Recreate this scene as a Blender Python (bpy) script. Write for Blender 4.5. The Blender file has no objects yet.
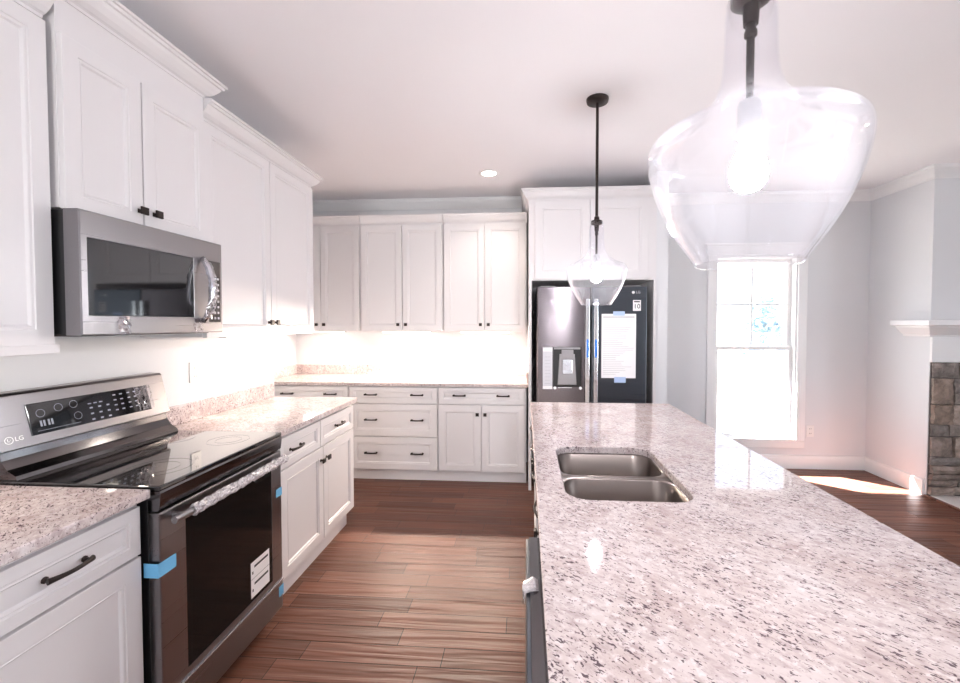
import bpy, bmesh, math, random
from mathutils import Vector, Matrix
random.seed(7)
S = bpy.context.scene
COL = S.collection
PI = math.pi

# ------------------------------------------------------------------ camera, world, sun, big lights
cam = bpy.data.cameras.new('camera')
camo = bpy.data.objects.new('camera', cam)
COL.objects.link(camo)
camo.location = (0, 0, 1.456)
camo.rotation_euler = (math.radians(90 - 1.56), 0, math.radians(3.967))
cam.sensor_width = 36.0
cam.lens = 36.0 * 422.55 / 960
cam.shift_x = -15.85 / 960
cam.shift_y = -6.54 / 960
cam.clip_start = 0.02
S.camera = camo

vs = S.view_settings
vs.view_transform = 'Standard'
vs.look = 'None'
vs.gamma = 1
vs.use_curve_mapping = False
vs.exposure = 0.72

W = bpy.data.worlds.new('world')
S.world = W
W.use_nodes = True
wn = W.node_tree.nodes
bg = wn['Background']
sky = wn.new('ShaderNodeTexSky')
sky.sky_type = 'HOSEK_WILKIE'
sky.turbidity = 3.0
sky.sun_direction = (-0.6, 0.45, 0.66)
hs = wn.new('ShaderNodeHueSaturation')
hs.inputs['Saturation'].default_value = 0.45
W.node_tree.links.new(sky.outputs[0], hs.inputs['Color'])
W.node_tree.links.new(hs.outputs[0], bg.inputs[0])
bg.inputs[1].default_value = 13.0


def lamp(name, kind, loc, energy, color=(1, 1, 1), rot=(0, 0, 0), size=None, size_y=None, parent=None, **kw):
    l = bpy.data.lights.new(name, kind)
    l.energy = energy
    l.color = color
    o = bpy.data.objects.new(name, l)
    COL.objects.link(o)
    o.location = loc
    o.rotation_euler = rot
    if size:
        if kind == 'AREA':
            l.shape = 'RECTANGLE'
            l.size = size
            l.size_y = size_y or size
        else:
            l.shadow_soft_size = size
    for k, v in kw.items():
        setattr(l, k, v)
    if parent:
        o.parent = parent
    return o


sun_dir = Vector((0.9, -0.68, -1.0)).normalized()
sun = lamp('sun', 'SUN', (0, 8, 6), 110.0, (1.0, 0.965, 0.955))
sun.data.angle = 0.01
sun.rotation_euler = sun_dir.to_track_quat('-Z', 'Y').to_euler()
# added fill lamps outside the unseen openings, tilted up to brighten the ceiling
lamp('daylight_fill_rear', 'AREA', (-0.95, -3.95, 1.1), 45, (1.0, 0.96, 0.94), (math.radians(112), 0, 0), 1.0, 1.8)
lamp('daylight_fill_side', 'AREA', (6.55, -1.9, 1.0), 100, (0.91, 0.94, 1.0), (math.radians(118), 0, math.radians(90)), 2.2, 1.6)
S.cycles.transparent_max_bounces = 32
S.cycles.max_bounces = 12
S.cycles.sample_clamp_indirect = 6.0
S.cycles.caustics_reflective = False
S.cycles.caustics_refractive = False

# ------------------------------------------------------------------ materials


def mat(name, base=(0.8, 0.8, 0.8), rough=0.5, metal=0.0, coat=0.0, spec=None, emit=None, estr=0):
    m = bpy.data.materials.new(name)
    m.use_nodes = True
    b = m.node_tree.nodes['Principled BSDF']
    b.inputs['Base Color'].default_value = (*base, 1)
    b.inputs['Roughness'].default_value = rough
    b.inputs['Metallic'].default_value = metal
    b.inputs['Coat Weight'].default_value = coat
    b.inputs['Coat Roughness'].default_value = 0.05
    if spec is not None:
        b.inputs['Specular IOR Level'].default_value = spec
    if emit:
        b.inputs['Emission Color'].default_value = (*emit, 1)
        b.inputs['Emission Strength'].default_value = estr
    return m


class NT:
    def __init__(s, m):
        s.t = m.node_tree
        s.n = m.node_tree.nodes
        s.b = s.n.get('Principled BSDF')

    def new(s, kind, **kw):
        n = s.n.new(kind)
        for k, v in kw.items():
            if k.startswith('i_'):
                key = k[2:].replace('_', ' ')
                n.inputs[key].default_value = v
            else:
                setattr(n, k, v)
        return n

    def link(s, a, b):
        s.t.links.new(a, b)

    def coords(s, scale=(1, 1, 1), rot=(0, 0, 0)):
        c = s.new('ShaderNodeTexCoord')
        mp = s.new('ShaderNodeMapping')
        mp.inputs['Scale'].default_value = scale
        mp.inputs['Rotation'].default_value = rot
        s.link(c.outputs['Object'], mp.inputs['Vector'])
        return mp.outputs[0]

    def turned(s, ang, scale):
        a = s.coords((1, 1, 1), (0, 0, ang))
        mp = s.new('ShaderNodeMapping')
        mp.inputs['Scale'].default_value = scale
        s.link(a, mp.inputs['Vector'])
        return mp.outputs[0]

    def noise(s, vec, scale, detail=3, rough=0.5, dist=0.0):
        n = s.new('ShaderNodeTexNoise')
        n.inputs['Scale'].default_value = scale
        n.inputs['Detail'].default_value = detail
        n.inputs['Roughness'].default_value = rough
        n.inputs['Distortion'].default_value = dist
        s.link(vec, n.inputs['Vector'])
        return n.outputs['Fac']

    def ramp(s, fac, stops, interp='LINEAR'):
        r = s.new('ShaderNodeValToRGB')
        r.color_ramp.interpolation = interp
        e = r.color_ramp.elements
        while len(e) < len(stops):
            e.new(0.5)
        for i, (p, c) in enumerate(stops):
            e[i].position = p
            e[i].color = (*c, 1) if len(c) == 3 else c
        s.link(fac, r.inputs[0])
        return r.outputs[0]

    def mix(s, fac, a, b, mode='MIX'):
        m = s.new('ShaderNodeMix', data_type='RGBA', blend_type=mode)
        for v, i in ((fac, 0), (a, 6), (b, 7)):
            if isinstance(v, (int, float)):
                m.inputs[i].default_value = v
            elif isinstance(v, tuple):
                m.inputs[i].default_value = (*v, 1)
            else:
                s.link(v, m.inputs[i])
        return m.outputs[2]

    def math(s, op, a, b=0.0):
        m = s.new('ShaderNodeMath', operation=op)
        for v, i in ((a, 0), (b, 1)):
            if isinstance(v, (int, float)):
                m.inputs[i].default_value = v
            else:
                s.link(v, m.inputs[i])
        return m.outputs[0]

    def bump(s, h, strength=0.3, dist=0.01):
        b = s.new('ShaderNodeBump')
        b.inputs['Strength'].default_value = strength
        b.inputs['Distance'].default_value = dist
        s.link(h, b.inputs['Height'])
        s.link(b.outputs[0], s.b.inputs['Normal'])


def painted(name, base, rough, tex=60, strength=0.05):
    m = mat(name, base, rough)
    t = NT(m)
    v = t.coords()
    n = t.noise(v, tex, 2)
    n2 = t.noise(v, 1.7, 2)
    c = t.mix(n2, tuple(x * 0.985 for x in base), tuple(min(1, x * 1.012) for x in base))
    t.link(c, t.b.inputs['Base Color'])
    t.bump(n, strength, 0.002)
    return m


M = {}
M['cabinet'] = painted('white_cabinet_paint', (0.735, 0.715, 0.725), 0.34, 40, 0.02)
M['wall'] = painted('greige_wall_paint', (0.725, 0.73, 0.75), 0.6, 220, 0.08)
M['ceiling'] = painted('ceiling_paint', (0.90, 0.883, 0.905), 0.8, 200, 0.08)
M['trim'] = painted('white_trim_paint', (0.84, 0.835, 0.84), 0.35, 40, 0.02)
M['plastic'] = mat('white_plastic', (0.82, 0.81, 0.80), 0.35)
M['bronze'] = mat('dark_bronze', (0.035, 0.026, 0.024), 0.38, 0.7)
M['black'] = mat('black_enamel', (0.012, 0.012, 0.013), 0.3)
M['glassblack'] = mat('black_glass', (0.008, 0.008, 0.009), 0.03, 0.0, 1.0)
M['ovenglass'] = mat('dark_oven_glass', (0.006, 0.006, 0.006), 0.04, 0.0, 0.0, 0.22)
M['chrome'] = mat('polished_chrome', (0.75, 0.75, 0.77), 0.12, 1.0)
M['darkchrome'] = mat('black_chrome', (0.16, 0.155, 0.16), 0.13, 1.0)
M['grey'] = mat('grey_plastic', (0.32, 0.31, 0.32), 0.4)
M['burner'] = mat('faint_burner_print', (0.035, 0.035, 0.036), 0.03, 0.0, 1.0)
M['paper'] = mat('white_paper', (0.86, 0.85, 0.86), 0.7)
M['ink'] = mat('grey_ink', (0.42, 0.42, 0.45), 0.7)
M['inkdark'] = mat('black_ink', (0.03, 0.03, 0.035), 0.6)
M['bluetape'] = mat('blue_masking_tape', (0.16, 0.48, 0.78), 0.55)
M['paletape'] = mat('pale_blue_tape', (0.42, 0.55, 0.80), 0.5)
M['bluefilm'] = mat('blue_sticker', (0.03, 0.18, 0.62), 0.3)
M['print'] = mat('pale_print', (0.30, 0.33, 0.40), 0.4)
M['label'] = mat('silver_label', (0.60, 0.60, 0.64), 0.4)
M['led_warm'] = mat('warm_led_diffuser', (1, 1, 1), 0.4, emit=(1.0, 0.86, 0.72), estr=14)
M['bulb'] = mat('lit_bulb', (1, 1, 1), 0.4, emit=(1.0, 0.965, 0.98), estr=310)
M['downlight'] = mat('lit_downlight_lens', (1, 1, 1), 0.4, emit=(1.0, 0.9, 0.78), estr=30)
M['concrete'] = painted('pale_hearth_stone', (0.66, 0.63, 0.61), 0.6, 30, 0.2)
M['firebrick'] = mat('soot_black_brick', (0.02, 0.02, 0.02), 0.8)


def steel(name, base, rough, axis, aniso=0.0):
    m = mat(name, base, rough, 1.0)
    t = NT(m)
    if aniso:
        tg = t.new('ShaderNodeTangent', direction_type='RADIAL', axis='Z')
        t.link(tg.outputs[0], t.b.inputs['Tangent'])
        t.b.inputs['Anisotropic'].default_value = aniso
        t.b.inputs['Anisotropic Rotation'].default_value = 0.25
    sc = {'x': (1.5, 260, 260), 'y': (260, 1.5, 260), 'z': (260, 260, 1.5)}[axis]
    n = t.noise(t.coords(sc), 1.0, 2)
    r = t.math('ADD', t.math('MULTIPLY', n, 0.03), rough - 0.015)
    t.link(r, t.b.inputs['Roughness'])
    return m


M['steel_y'] = steel('brushed_steel_sideways', (0.29, 0.278, 0.288), 0.28, 'y')
M['steel_x'] = steel('brushed_steel_across', (0.15, 0.135, 0.145), 0.26, 'x', 0.85)
M['steel_dark'] = steel('slate_steel', (0.10, 0.112, 0.13), 0.28, 'x', 0.6)
M['steel_sink'] = steel('satin_sink_steel', (0.22, 0.19, 0.175), 0.3, 'z')


def glass(name, tint=(1, 1, 1), edge=0.85, haze=0.0, power=3.0, base=0.05):
    m = bpy.data.materials.new(name)
    m.use_nodes = True
    t = NT(m)
    t.n.remove(t.b)
    out = t.n['Material Output']
    lw = t.new('ShaderNodeLayerWeight')
    lw.inputs['Blend'].default_value = 0.5
    f = t.math('ADD', t.math('MULTIPLY', t.math('POWER', lw.outputs['Facing'], power), edge), base)
    tr = t.new('ShaderNodeBsdfTransparent')
    tr.inputs[0].default_value = (*tint, 1)
    gl = t.new('ShaderNodeBsdfGlossy')
    gl.inputs['Roughness'].default_value = 0.03
    gl.inputs['Color'].default_value = (0.97, 0.98, 1.0, 1)
    mx = t.new('ShaderNodeMixShader')
    t.link(f, mx.inputs[0])
    t.link(tr.outputs[0], mx.inputs[1])
    t.link(gl.outputs[0], mx.inputs[2])
    last = mx.outputs[0]
    if haze:  # translucent haze: bulb glare painted into the shades, milkiness on the film
        tl = t.new('ShaderNodeBsdfTranslucent')
        tl.inputs[0].default_value = (0.95, 0.95, 1.0, 1)
        m2 = t.new('ShaderNodeMixShader')
        n = t.noise(t.coords(), 9, 3)
        d = t.math('MULTIPLY', n, haze * 2)
        t.link(d, m2.inputs[0])
        t.link(last, m2.inputs[1])
        t.link(tl.outputs[0], m2.inputs[2])
        last = m2.outputs[0]
    t.link(last, out.inputs[0])
    return m


M['pane'] = glass('window_glass', (0.98, 0.99, 1.0), 0.6, 0.0, 4.0, 0.03)
M['shade'] = glass('clear_shade_glass_glare_haze', (0.985, 0.985, 0.995), 0.75, 0.007, 3.0, 0.02)  # slight translucency puts the bulb's glow into the clear glass
M['film'] = glass('clear_plastic_film', (0.93, 0.92, 0.95), 0.8, 0.12, 1.5, 0.12)


def make_wrap():
    m = mat('crinkled_plastic_wrap', (0.66, 0.62, 0.64), 0.18, 0.0, 0.6)
    t = NT(m)
    v = t.coords((1, 1, 1))
    n = t.noise(v, 90, 3, 0.6, 1.0)
    c = t.ramp(n, [(0.3, (0.34, 0.31, 0.33)), (0.55, (0.66, 0.62, 0.65)), (0.75, (0.92, 0.90, 0.92))])
    t.link(c, t.b.inputs['Base Color'])
    t.bump(n, 0.9, 0.01)
    return m


M['wrap'] = make_wrap()


def make_granite():
    m = mat('speckled_granite', (0.7, 0.65, 0.64), 0.05, 0, 0.0)
    t = NT(m)
    v = t.coords()
    vr = t.turned(math.radians(42), (1.0, 2.1, 1.4))
    big = t.noise(v, 5.0, 4, 0.6)
    base = t.ramp(big, [(0.30, (0.52, 0.42, 0.40)), (0.5, (0.62, 0.54, 0.53)), (0.7, (0.69, 0.63, 0.63))])
    mid = t.noise(vr, 26, 4, 0.65, 0.4)
    f1 = t.ramp(mid, [(0.46, (0, 0, 0)), (0.66, (1, 1, 1))])
    c = t.mix(t.math('MULTIPLY', f1, 0.72), base, (0.38, 0.29, 0.29))
    pk = t.noise(v, 60, 3, 0.6)
    f2 = t.ramp(pk, [(0.54, (0, 0, 0)), (0.68, (1, 1, 1))])
    c = t.mix(t.math('MULTIPLY', f2, 0.6), c, (0.82, 0.77, 0.77))
    clus = t.ramp(t.noise(v, 7.5, 3, 0.6), [(0.34, (0.0, 0.0, 0.0)), (0.62, (1, 1, 1))])
    fl = t.noise(vr, 88, 2.5, 0.55, 0.6)
    fm = t.math('ADD', fl, t.math('MULTIPLY', clus, 0.085))
    f3 = t.ramp(fm, [(0.645, (0, 0, 0)), (0.685, (1, 1, 1))])
    c = t.mix(t.math('MULTIPLY', f3, 0.92), c, (0.085, 0.055, 0.068))
    fs = t.noise(v, 150, 2, 0.5)
    f4 = t.ramp(fs, [(0.66, (0, 0, 0)), (0.70, (1, 1, 1))])
    c = t.mix(t.math('MULTIPLY', f4, 0.7), c, (0.22, 0.16, 0.18))
    t.link(c, t.b.inputs['Base Color'])
    return m


M['granite'] = make_granite()


def make_floor():
    m = mat('scraped_hardwood', (0.1, 0.05, 0.03), 0.3, spec=0.25)
    t = NT(m)
    v = t.coords()
    br = t.new('ShaderNodeTexBrick')
    sx = t.new('ShaderNodeSeparateXYZ')
    t.link(v, sx.inputs[0])
    row = t.math('FLOOR', t.math('DIVIDE', sx.outputs[1], 0.108))
    wnz = t.new('ShaderNodeTexWhiteNoise', noise_dimensions='1D')
    t.link(row, wnz.inputs['W'])
    cx = t.new('ShaderNodeCombineXYZ')
    t.link(t.math('ADD', sx.outputs[0], t.math('MULTIPLY', wnz.outputs['Value'], 3.7)), cx.inputs[0])
    t.link(sx.outputs[1], cx.inputs[1])
    t.link(cx.outputs[0], br.inputs['Vector'])
    br.offset = 0.0
    br.squash = 1.0
    br.inputs['Scale'].default_value = 1.0
    br.inputs['Brick Width'].default_value = 0.62
    br.inputs['Row Height'].default_value = 0.108
    br.inputs['Mortar Size'].default_value = 0.0017
    br.inputs['Mortar Smooth'].default_value = 0.2
    br.inputs['Bias'].default_value = 0.0
    br.inputs['Color1'].default_value = (0.0, 0, 0, 1)
    br.inputs['Color2'].default_value = (1, 1, 1, 1)
    br.inputs['Mortar'].default_value = (0.5, 0.5, 0.5, 1)
    grain = t.noise(t.coords((2.2, 46, 1)), 1.0, 5, 0.6, 0.6)
    knots = t.noise(t.coords((2.2, 7, 1)), 1.3, 3)
    c1 = t.ramp(br.outputs['Color'], [(0.0, (0.115, 0.048, 0.032)), (1.0, (0.215, 0.095, 0.064))])
    c2 = t.ramp(grain, [(0.3, (0.74, 0.72, 0.70)), (0.7, (1.16, 1.13, 1.12))])
    c = t.mix(1.0, c1, c2, 'MULTIPLY')
    c = t.mix(t.math('MULTIPLY', knots, 0.35), c, (0.07, 0.03, 0.02))
    c = t.mix(br.outputs['Fac'], c, (0.012, 0.007, 0.006))
    t.link(c, t.b.inputs['Base Color'])
    rip = t.noise(t.coords((1.3, 23, 1)), 1.0, 2, 0.5, 0.5)
    h = t.math('ADD', t.math('MULTIPLY', rip, 1.0), t.math('MULTIPLY', grain, 0.12))
    h = t.math('SUBTRACT', h, t.math('MULTIPLY', br.outputs['Fac'], 0.7))
    t.bump(h, 1.0, 0.010)
    rr = t.math('ADD', t.math('MULTIPLY', grain, 0.14), 0.34)
    t.link(rr, t.b.inputs['Roughness'])
    return m


M['floor'] = make_floor()


def make_stone():
    m = mat('stacked_ledge_stone', (0.4, 0.35, 0.3), 0.8)
    t = NT(m)
    g = t.new('ShaderNodeNewGeometry')
    rnd = g.outputs['Random Per Island']
    c = t.ramp(rnd, [(0.0, (0.16, 0.125, 0.11)), (0.3, (0.29, 0.235, 0.205)), (0.55, (0.22, 0.20, 0.19)), (0.8, (0.36, 0.30, 0.265)), (1.0, (0.25, 0.195, 0.16))])
    v = t.coords()
    n = t.noise(v, 16, 6, 0.65)
    c = t.mix(1.0, c, t.ramp(n, [(0.3, (0.45, 0.42, 0.4)), (0.7, (1.35, 1.3, 1.28))]), 'MULTIPLY')
    t.link(c, t.b.inputs['Base Color'])
    t.bump(n, 0.8, 0.02)
    return m


M['stone'] = make_stone()
M['bark'] = painted('grey_bark', (0.5, 0.48, 0.46), 0.9, 30, 0.5)
M['leaf'] = painted('blue_green_needles', (0.20, 0.31, 0.40), 0.7, 30, 0.3)
M['ground'] = painted('pale_dry_ground', (0.62, 0.58, 0.52), 0.9, 3, 0.3)

# ------------------------------------------------------------------ mesh helpers


class MB:
    def __init__(s):
        s.bm = bmesh.new()

    def box(s, x0, x1, y0, y1, z0, z1, bev=0.0, seg=2):
        x0, x1 = min(x0, x1), max(x0, x1)
        y0, y1 = min(y0, y1), max(y0, y1)
        z0, z1 = min(z0, z1), max(z0, z1)
        vs_ = [s.bm.verts.new(p) for p in ((x0, y0, z0), (x1, y0, z0), (x1, y1, z0), (x0, y1, z0),
                                           (x0, y0, z1), (x1, y0, z1), (x1, y1, z1), (x0, y1, z1))]
        fs = [s.bm.faces.new([vs_[i] for i in f]) for f in ((0, 3, 2, 1), (4, 5, 6, 7), (0, 1, 5, 4), (1, 2, 6, 5), (2, 3, 7, 6), (3, 0, 4, 7))]
        if bev:
            ed = set()
            for f in fs:
                ed.update(f.edges)
            bmesh.ops.bevel(s.bm, geom=list(ed), offset=bev, segments=seg, affect='EDGES', profile=0.5)
        return s

    def loft(s, rings, cap0=True, cap1=True, closed=True):
        rs = [[s.bm.verts.new(p) for p in r] for r in rings]
        n = len(rs[0])
        for a, b in zip(rs, rs[1:]):
            for i in range(n if closed else n - 1):
                j = (i + 1) % n
                s.bm.faces.new((a[i], a[j], b[j], b[i]))
        if cap0:
            s.bm.faces.new(list(reversed(rs[0])))
        if cap1:
            s.bm.faces.new(rs[-1])
        return s

    def lathe(s, prof, c, n=48, cap0=False, cap1=False):
        rings = [[(c[0] + r * math.cos(2 * PI * i / n), c[1] + r * math.sin(2 * PI * i / n), c[2] + z) for i in range(n)] for r, z in prof]
        return s.loft(rings, cap0, cap1)

    def tube(s, pts, rad, n=10, flat=1.0):
        """round (or flattened) tube along a path; rad a number or one number per point"""
        pts = [Vector(p) for p in pts]
        if isinstance(rad, (int, float)):
            rad = [rad] * len(pts)
        rings = []
        up0 = Vector((0, 0, 1))
        for i, p in enumerate(pts):
            d = (pts[min(i + 1, len(pts) - 1)] - pts[max(i - 1, 0)]).normalized()
            up = up0 if abs(d.dot(up0)) < 0.95 else Vector((1, 0, 0))
            a = d.cross(up).normalized()
            b = a.cross(d).normalized()
            rings.append([tuple(p + a * rad[i] * math.cos(2 * PI * k / n) + b * rad[i] * flat * math.sin(2 * PI * k / n)) for k in range(n)])
        return s.loft(rings)

    def sweep(s, path, prof, side=1, caps=True):
        """profile [(out, z)] swept along a horizontal path with mitred corners; out points to the right of travel (side=1)"""
        P = [Vector(p) for p in path]
        rings = []
        for i, p in enumerate(P):
            ds = []
            if i > 0:
                ds.append((P[i] - P[i - 1]).normalized())
            if i < len(P) - 1:
                ds.append((P[i + 1] - P[i]).normalized())
            ns = [Vector((d.y, -d.x)) * side for d in ds]
            if len(ns) == 1:
                m = ns[0]
            else:
                m = (ns[0] + ns[1])
                m = m / (1 + ns[0].dot(ns[1]))
            rings.append([(p.x + m.x * o, p.y + m.y * o, z) for o, z in prof])
        return s.loft(rings, caps, caps)

    def quad(s, pts):
        s.bm.faces.new([s.bm.verts.new(p) for p in pts])
        return s

    def build(s, name, material, parent=None, smooth=False, off=(0, 0, 0), angle=None):
        bm = s.bm
        bmesh.ops.recalc_face_normals(bm, faces=bm.faces)
        if any(off):
            bmesh.ops.translate(bm, verts=bm.verts, vec=[-v for v in off])
        me = bpy.data.meshes.new(name)
        bm.to_mesh(me)
        bm.free()
        me.materials.append(material)
        if smooth:
            for p in me.polygons:
                p.use_smooth = True
            if angle:
                me.set_sharp_from_angle(angle=math.radians(angle))
        o = bpy.data.objects.new(name, me)
        COL.objects.link(o)
        if parent:
            o.parent = parent
        return o


class Thing:
    """an Empty at the thing's base, with its parts as children (mesh code is written in room coordinates)"""

    def __init__(s, name, label, cat, loc, group=None):
        o = bpy.data.objects.new(name, None)
        o.empty_display_size = 0.1
        COL.objects.link(o)
        o.location = loc
        o['label'] = label
        o['category'] = cat
        if group:
            o['group'] = group
        s.o = o
        s.loc = loc

    def part(s, name, mb, material, parent=None, smooth=False, label=None, angle=None):
        p = mb.build(name, material, parent or s.o, smooth, s.loc, angle)
        if label:
            p['label'] = label
        return p

    def text(s, name, body, size, mtx, material, parent=None, extrude=0.0004, align='CENTER'):
        me = text_mesh(body, size, extrude, align)
        me.transform(Matrix.Translation(Vector(s.loc) * -1) @ mtx)
        me.materials.append(material)
        p = bpy.data.objects.new(name, me)
        COL.objects.link(p)
        p.parent = parent or s.o
        return p


def text_mesh(body, size, extrude, align):
    cu = bpy.data.curves.new('lettering', 'FONT')
    cu.body = body
    cu.size = size
    cu.extrude = extrude
    cu.align_x = align
    cu.align_y = 'CENTER'
    cu.resolution_u = 3
    to = bpy.data.objects.new('lettering', cu)
    COL.objects.link(to)
    dg = bpy.context.evaluated_depsgraph_get()
    me = bpy.data.meshes.new_from_object(to.evaluated_get(dg))
    bpy.data.objects.remove(to)
    bpy.data.curves.remove(cu)
    return me


def frame_mtx(origin, u, v):
    """text lies in the u (reading) / v (up) plane"""
    u = Vector(u).normalized()
    v = Vector(v).normalized()
    n = u.cross(v)
    m = Matrix.Identity(4)
    for i in range(3):
        m[i][0], m[i][1], m[i][2], m[i][3] = u[i], v[i], n[i], origin[i]
    return m


def struct(name, mb, material, smooth=False, parent=None):
    o = mb.build(name, material, parent, smooth)
    if parent is None:
        o['kind'] = 'structure'
    return o


def tag(o, label, cat, group=None):
    o['label'] = label
    o['category'] = cat
    if group:
        o['group'] = group
    return o


# faces of cabinets: 'L' looks to +X, 'B' looks to -Y, 'I' looks to -X ; u along the run, v = height, d = out of the face
def fp(o, f, u, v, d):
    return {'L': (f + d, u, v), 'B': (u, f - d, v), 'I': (f - d, u, v)}[o]


def rect_ring(o, f, u0, u1, v0, v1, ins, d):
    return [fp(o, f, u, v, d) for u, v in ((u0 + ins, v0 + ins), (u1 - ins, v0 + ins), (u1 - ins, v1 - ins), (u0 + ins, v1 - ins))]


def panel_mb(o, f, u0, u1, v0, v1, fw=0.057, t=0.02):
    """framed door / drawer front with a beaded inner edge; f is the face the back of the door touches"""
    e = 0.0015
    prof = [(0, 0), (0, t - e), (e, t), (fw, t), (fw + 0.002, t - 0.003), (fw + 0.007, t - 0.0035), (fw + 0.009, t - 0.002),
            (fw + 0.012, t - 0.003), (fw + 0.016, t - 0.009), (fw + 0.017, t - 0.010)]
    mb = MB()
    mb.loft([rect_ring(o, f, u0, u1, v0, v1, i, d) for i, d in prof])
    return mb


def fbox(mb, o, f, u0, u1, v0, v1, d0, d1, bev=0.0):
    a = fp(o, f, u0, v0, d0)
    b = fp(o, f, u1, v1, d1)
    return mb.box(a[0], b[0], a[1], b[1], a[2], b[2], bev)


def knob(T, o, f, u, v, parent):
    mb = MB()
    r = lambda h, d: [fp(o, f, u + a * h, v + b * h, d) for a, b in ((-1, -1), (1, -1), (1, 1), (-1, 1))]
    mb.loft([r(0.008, 0), r(0.008, 0.003), r(0.0045, 0.006), r(0.0045, 0.014), r(0.012, 0.017), r(0.0145, 0.019), r(0.0145, 0.026), r(0.012, 0.029)])
    return T.part('knob', mb, M['bronze'], parent)


def pull(T, o, f, u, v, parent, w=0.10):
    mb = MB()
    n = 14
    pts, rad = [], []
    for i in range(n + 1):
        s_ = i / n
        x = -w / 2 - 0.008 + s_ * (w + 0.016)
        d = 0.018 + 0.012 * math.sin(PI * s_)
        pts.append(fp(o, f, u + x, v, d))
        rad.append(0.0048 + 0.0022 * abs(2 * s_ - 1) ** 3)
    mb.tube(pts, rad, 10, 1.25)
    for sg in (-1, 1):
        uu = u + sg * w / 2
        r = lambda h, d: [fp(o, f, uu + h * math.cos(k * PI / 5), v + h * math.sin(k * PI / 5), d) for k in range(10)]
        mb.loft([r(0.009, 0), r(0.009, 0.003), r(0.005, 0.007), r(0.005, 0.021)])
    return T.part('pull', mb, M['bronze'], parent, True, angle=40)


def rrect(cx, cy, hx, hy, r, z, n=6):
    pts = []
    for sx, sy, a0 in ((1, 1, 0), (-1, 1, 90), (-1, -1, 180), (1, -1, 270)):
        for k in range(n + 1):
            a = math.radians(a0 + 90 * k / n)
            pts.append((cx + sx * (hx - r) + r * math.cos(a), cy + sy * (hy - r) + r * math.sin(a), z))
    return pts


CROWN = [(0.0, 0.0), (0.004, 0.0), (0.006, 0.010), (0.012, 0.014), (0.016, 0.016), (0.030, 0.030), (0.044, 0.052), (0.050, 0.066),
         (0.058, 0.068), (0.060, 0.080), (0.068, 0.082), (0.068, 0.094), (0.0, 0.094)]


def crown_prof(z, k=1.0, kz=1.0):
    return [(a * k, z + b * kz) for a, b in CROWN]


# ------------------------------------------------------------------ dimensions
L = -1.877            # left wall
AL = -2.475           # left wall of the recess beyond the left run
LE = 3.035            # where the left wall ends
BK = 4.41             # back wall
H = 2.745
RX = 6.2              # living room side wall
RY = -3.7             # wall behind the camera
BRX, BRY = 3.374, 3.767   # chimney breast corner
CT = 0.914            # counter height
FL = L + 0.63         # base door faces, left run
UL = L + 0.3495       # upper door faces, left run
FB = 3.7915           # base door faces, back run
UB = 4.06             # upper door faces, back run

# ------------------------------------------------------------------ the setting
struct('floor', MB().box(AL - 0.1, RX + 0.1, RY - 0.1, BK + 0.1, -0.05, 0.0), M['floor'])
struct('ceiling', MB().box(AL - 0.1, RX + 0.1, RY - 0.1, BK + 0.1, H, H + 0.08), M['ceiling'])
struct('wall_left', MB().box(AL - 0.1, L, RY, LE, 0, H), M['wall'])
struct('wall_recess', MB().box(AL - 0.1, AL, LE, BK, 0, H), M['wall'])

# window opening in the back wall
WX0, WX1, WZ0, WZ1 = 1.90, 2.715, 0.285, 2.13
mb = MB()
mb.box(AL - 0.1, WX0, BK, BK + 0.14, 0, H)
mb.box(WX1, RX + 0.1, BK, BK + 0.14, 0, H)
mb.box(WX0, WX1, BK, BK + 0.14, 0, WZ0)
mb.box(WX0, WX1, BK, BK + 0.14, WZ1, H)
struct('wall_back', mb, M['wall'])

# wall behind the camera and living room side wall, each with a wide glazed opening
mb = MB()
ops = ((-1.5, -0.4, 0.25, 2.3), (0.97, 1.10, 0.10, 2.15))     # a window and a narrow door light
xs = [AL - 0.1] + [v for o_ in ops for v in o_[:2]] + [RX]
for k in range(0, len(xs), 2):
    mb.box(xs[k], xs[k + 1], RY - 0.12, RY, 0, H)
for a_, b_, z0_, z1_ in ops:
    mb.box(a_, b_, RY - 0.12, RY, 0, z0_)
    mb.box(a_, b_, RY - 0.12, RY, z1_, H)
struct('wall_rear', mb, M['wall'])
mb = MB()
mb.box(RX, RX + 0.12, RY, -3.0, 0, H)
mb.box(RX, RX + 0.12, -0.8, BK, 0, H)
mb.box(RX, RX + 0.12, -3.0, -0.8, 0, 0.35)
mb.box(RX, RX + 0.12, -3.0, -0.8, 2.45, H)
for y in (-1.9,):
    mb.box(RX, RX + 0.12, y - 0.05, y + 0.05, 0.35, 2.45)
struct('wall_right', mb, M['wall'])

# stub wall beside the refrigerator and the chimney breast
struct('wall_stub', MB().box(1.112, 1.212, 3.70, BK, 0, H), M['wall'])
mb = MB()
FX0, FX1 = 4.15, 5.15           # firebox opening
mb.box(BRX, RX, BRY, BK, 1.0, H)
mb.box(BRX, FX0, BRY, BK, 0, 1.0)
mb.box(FX1, RX, BRY, BK, 0, 1.0)
struct('wall_fireplace', mb, M['wall'])

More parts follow.
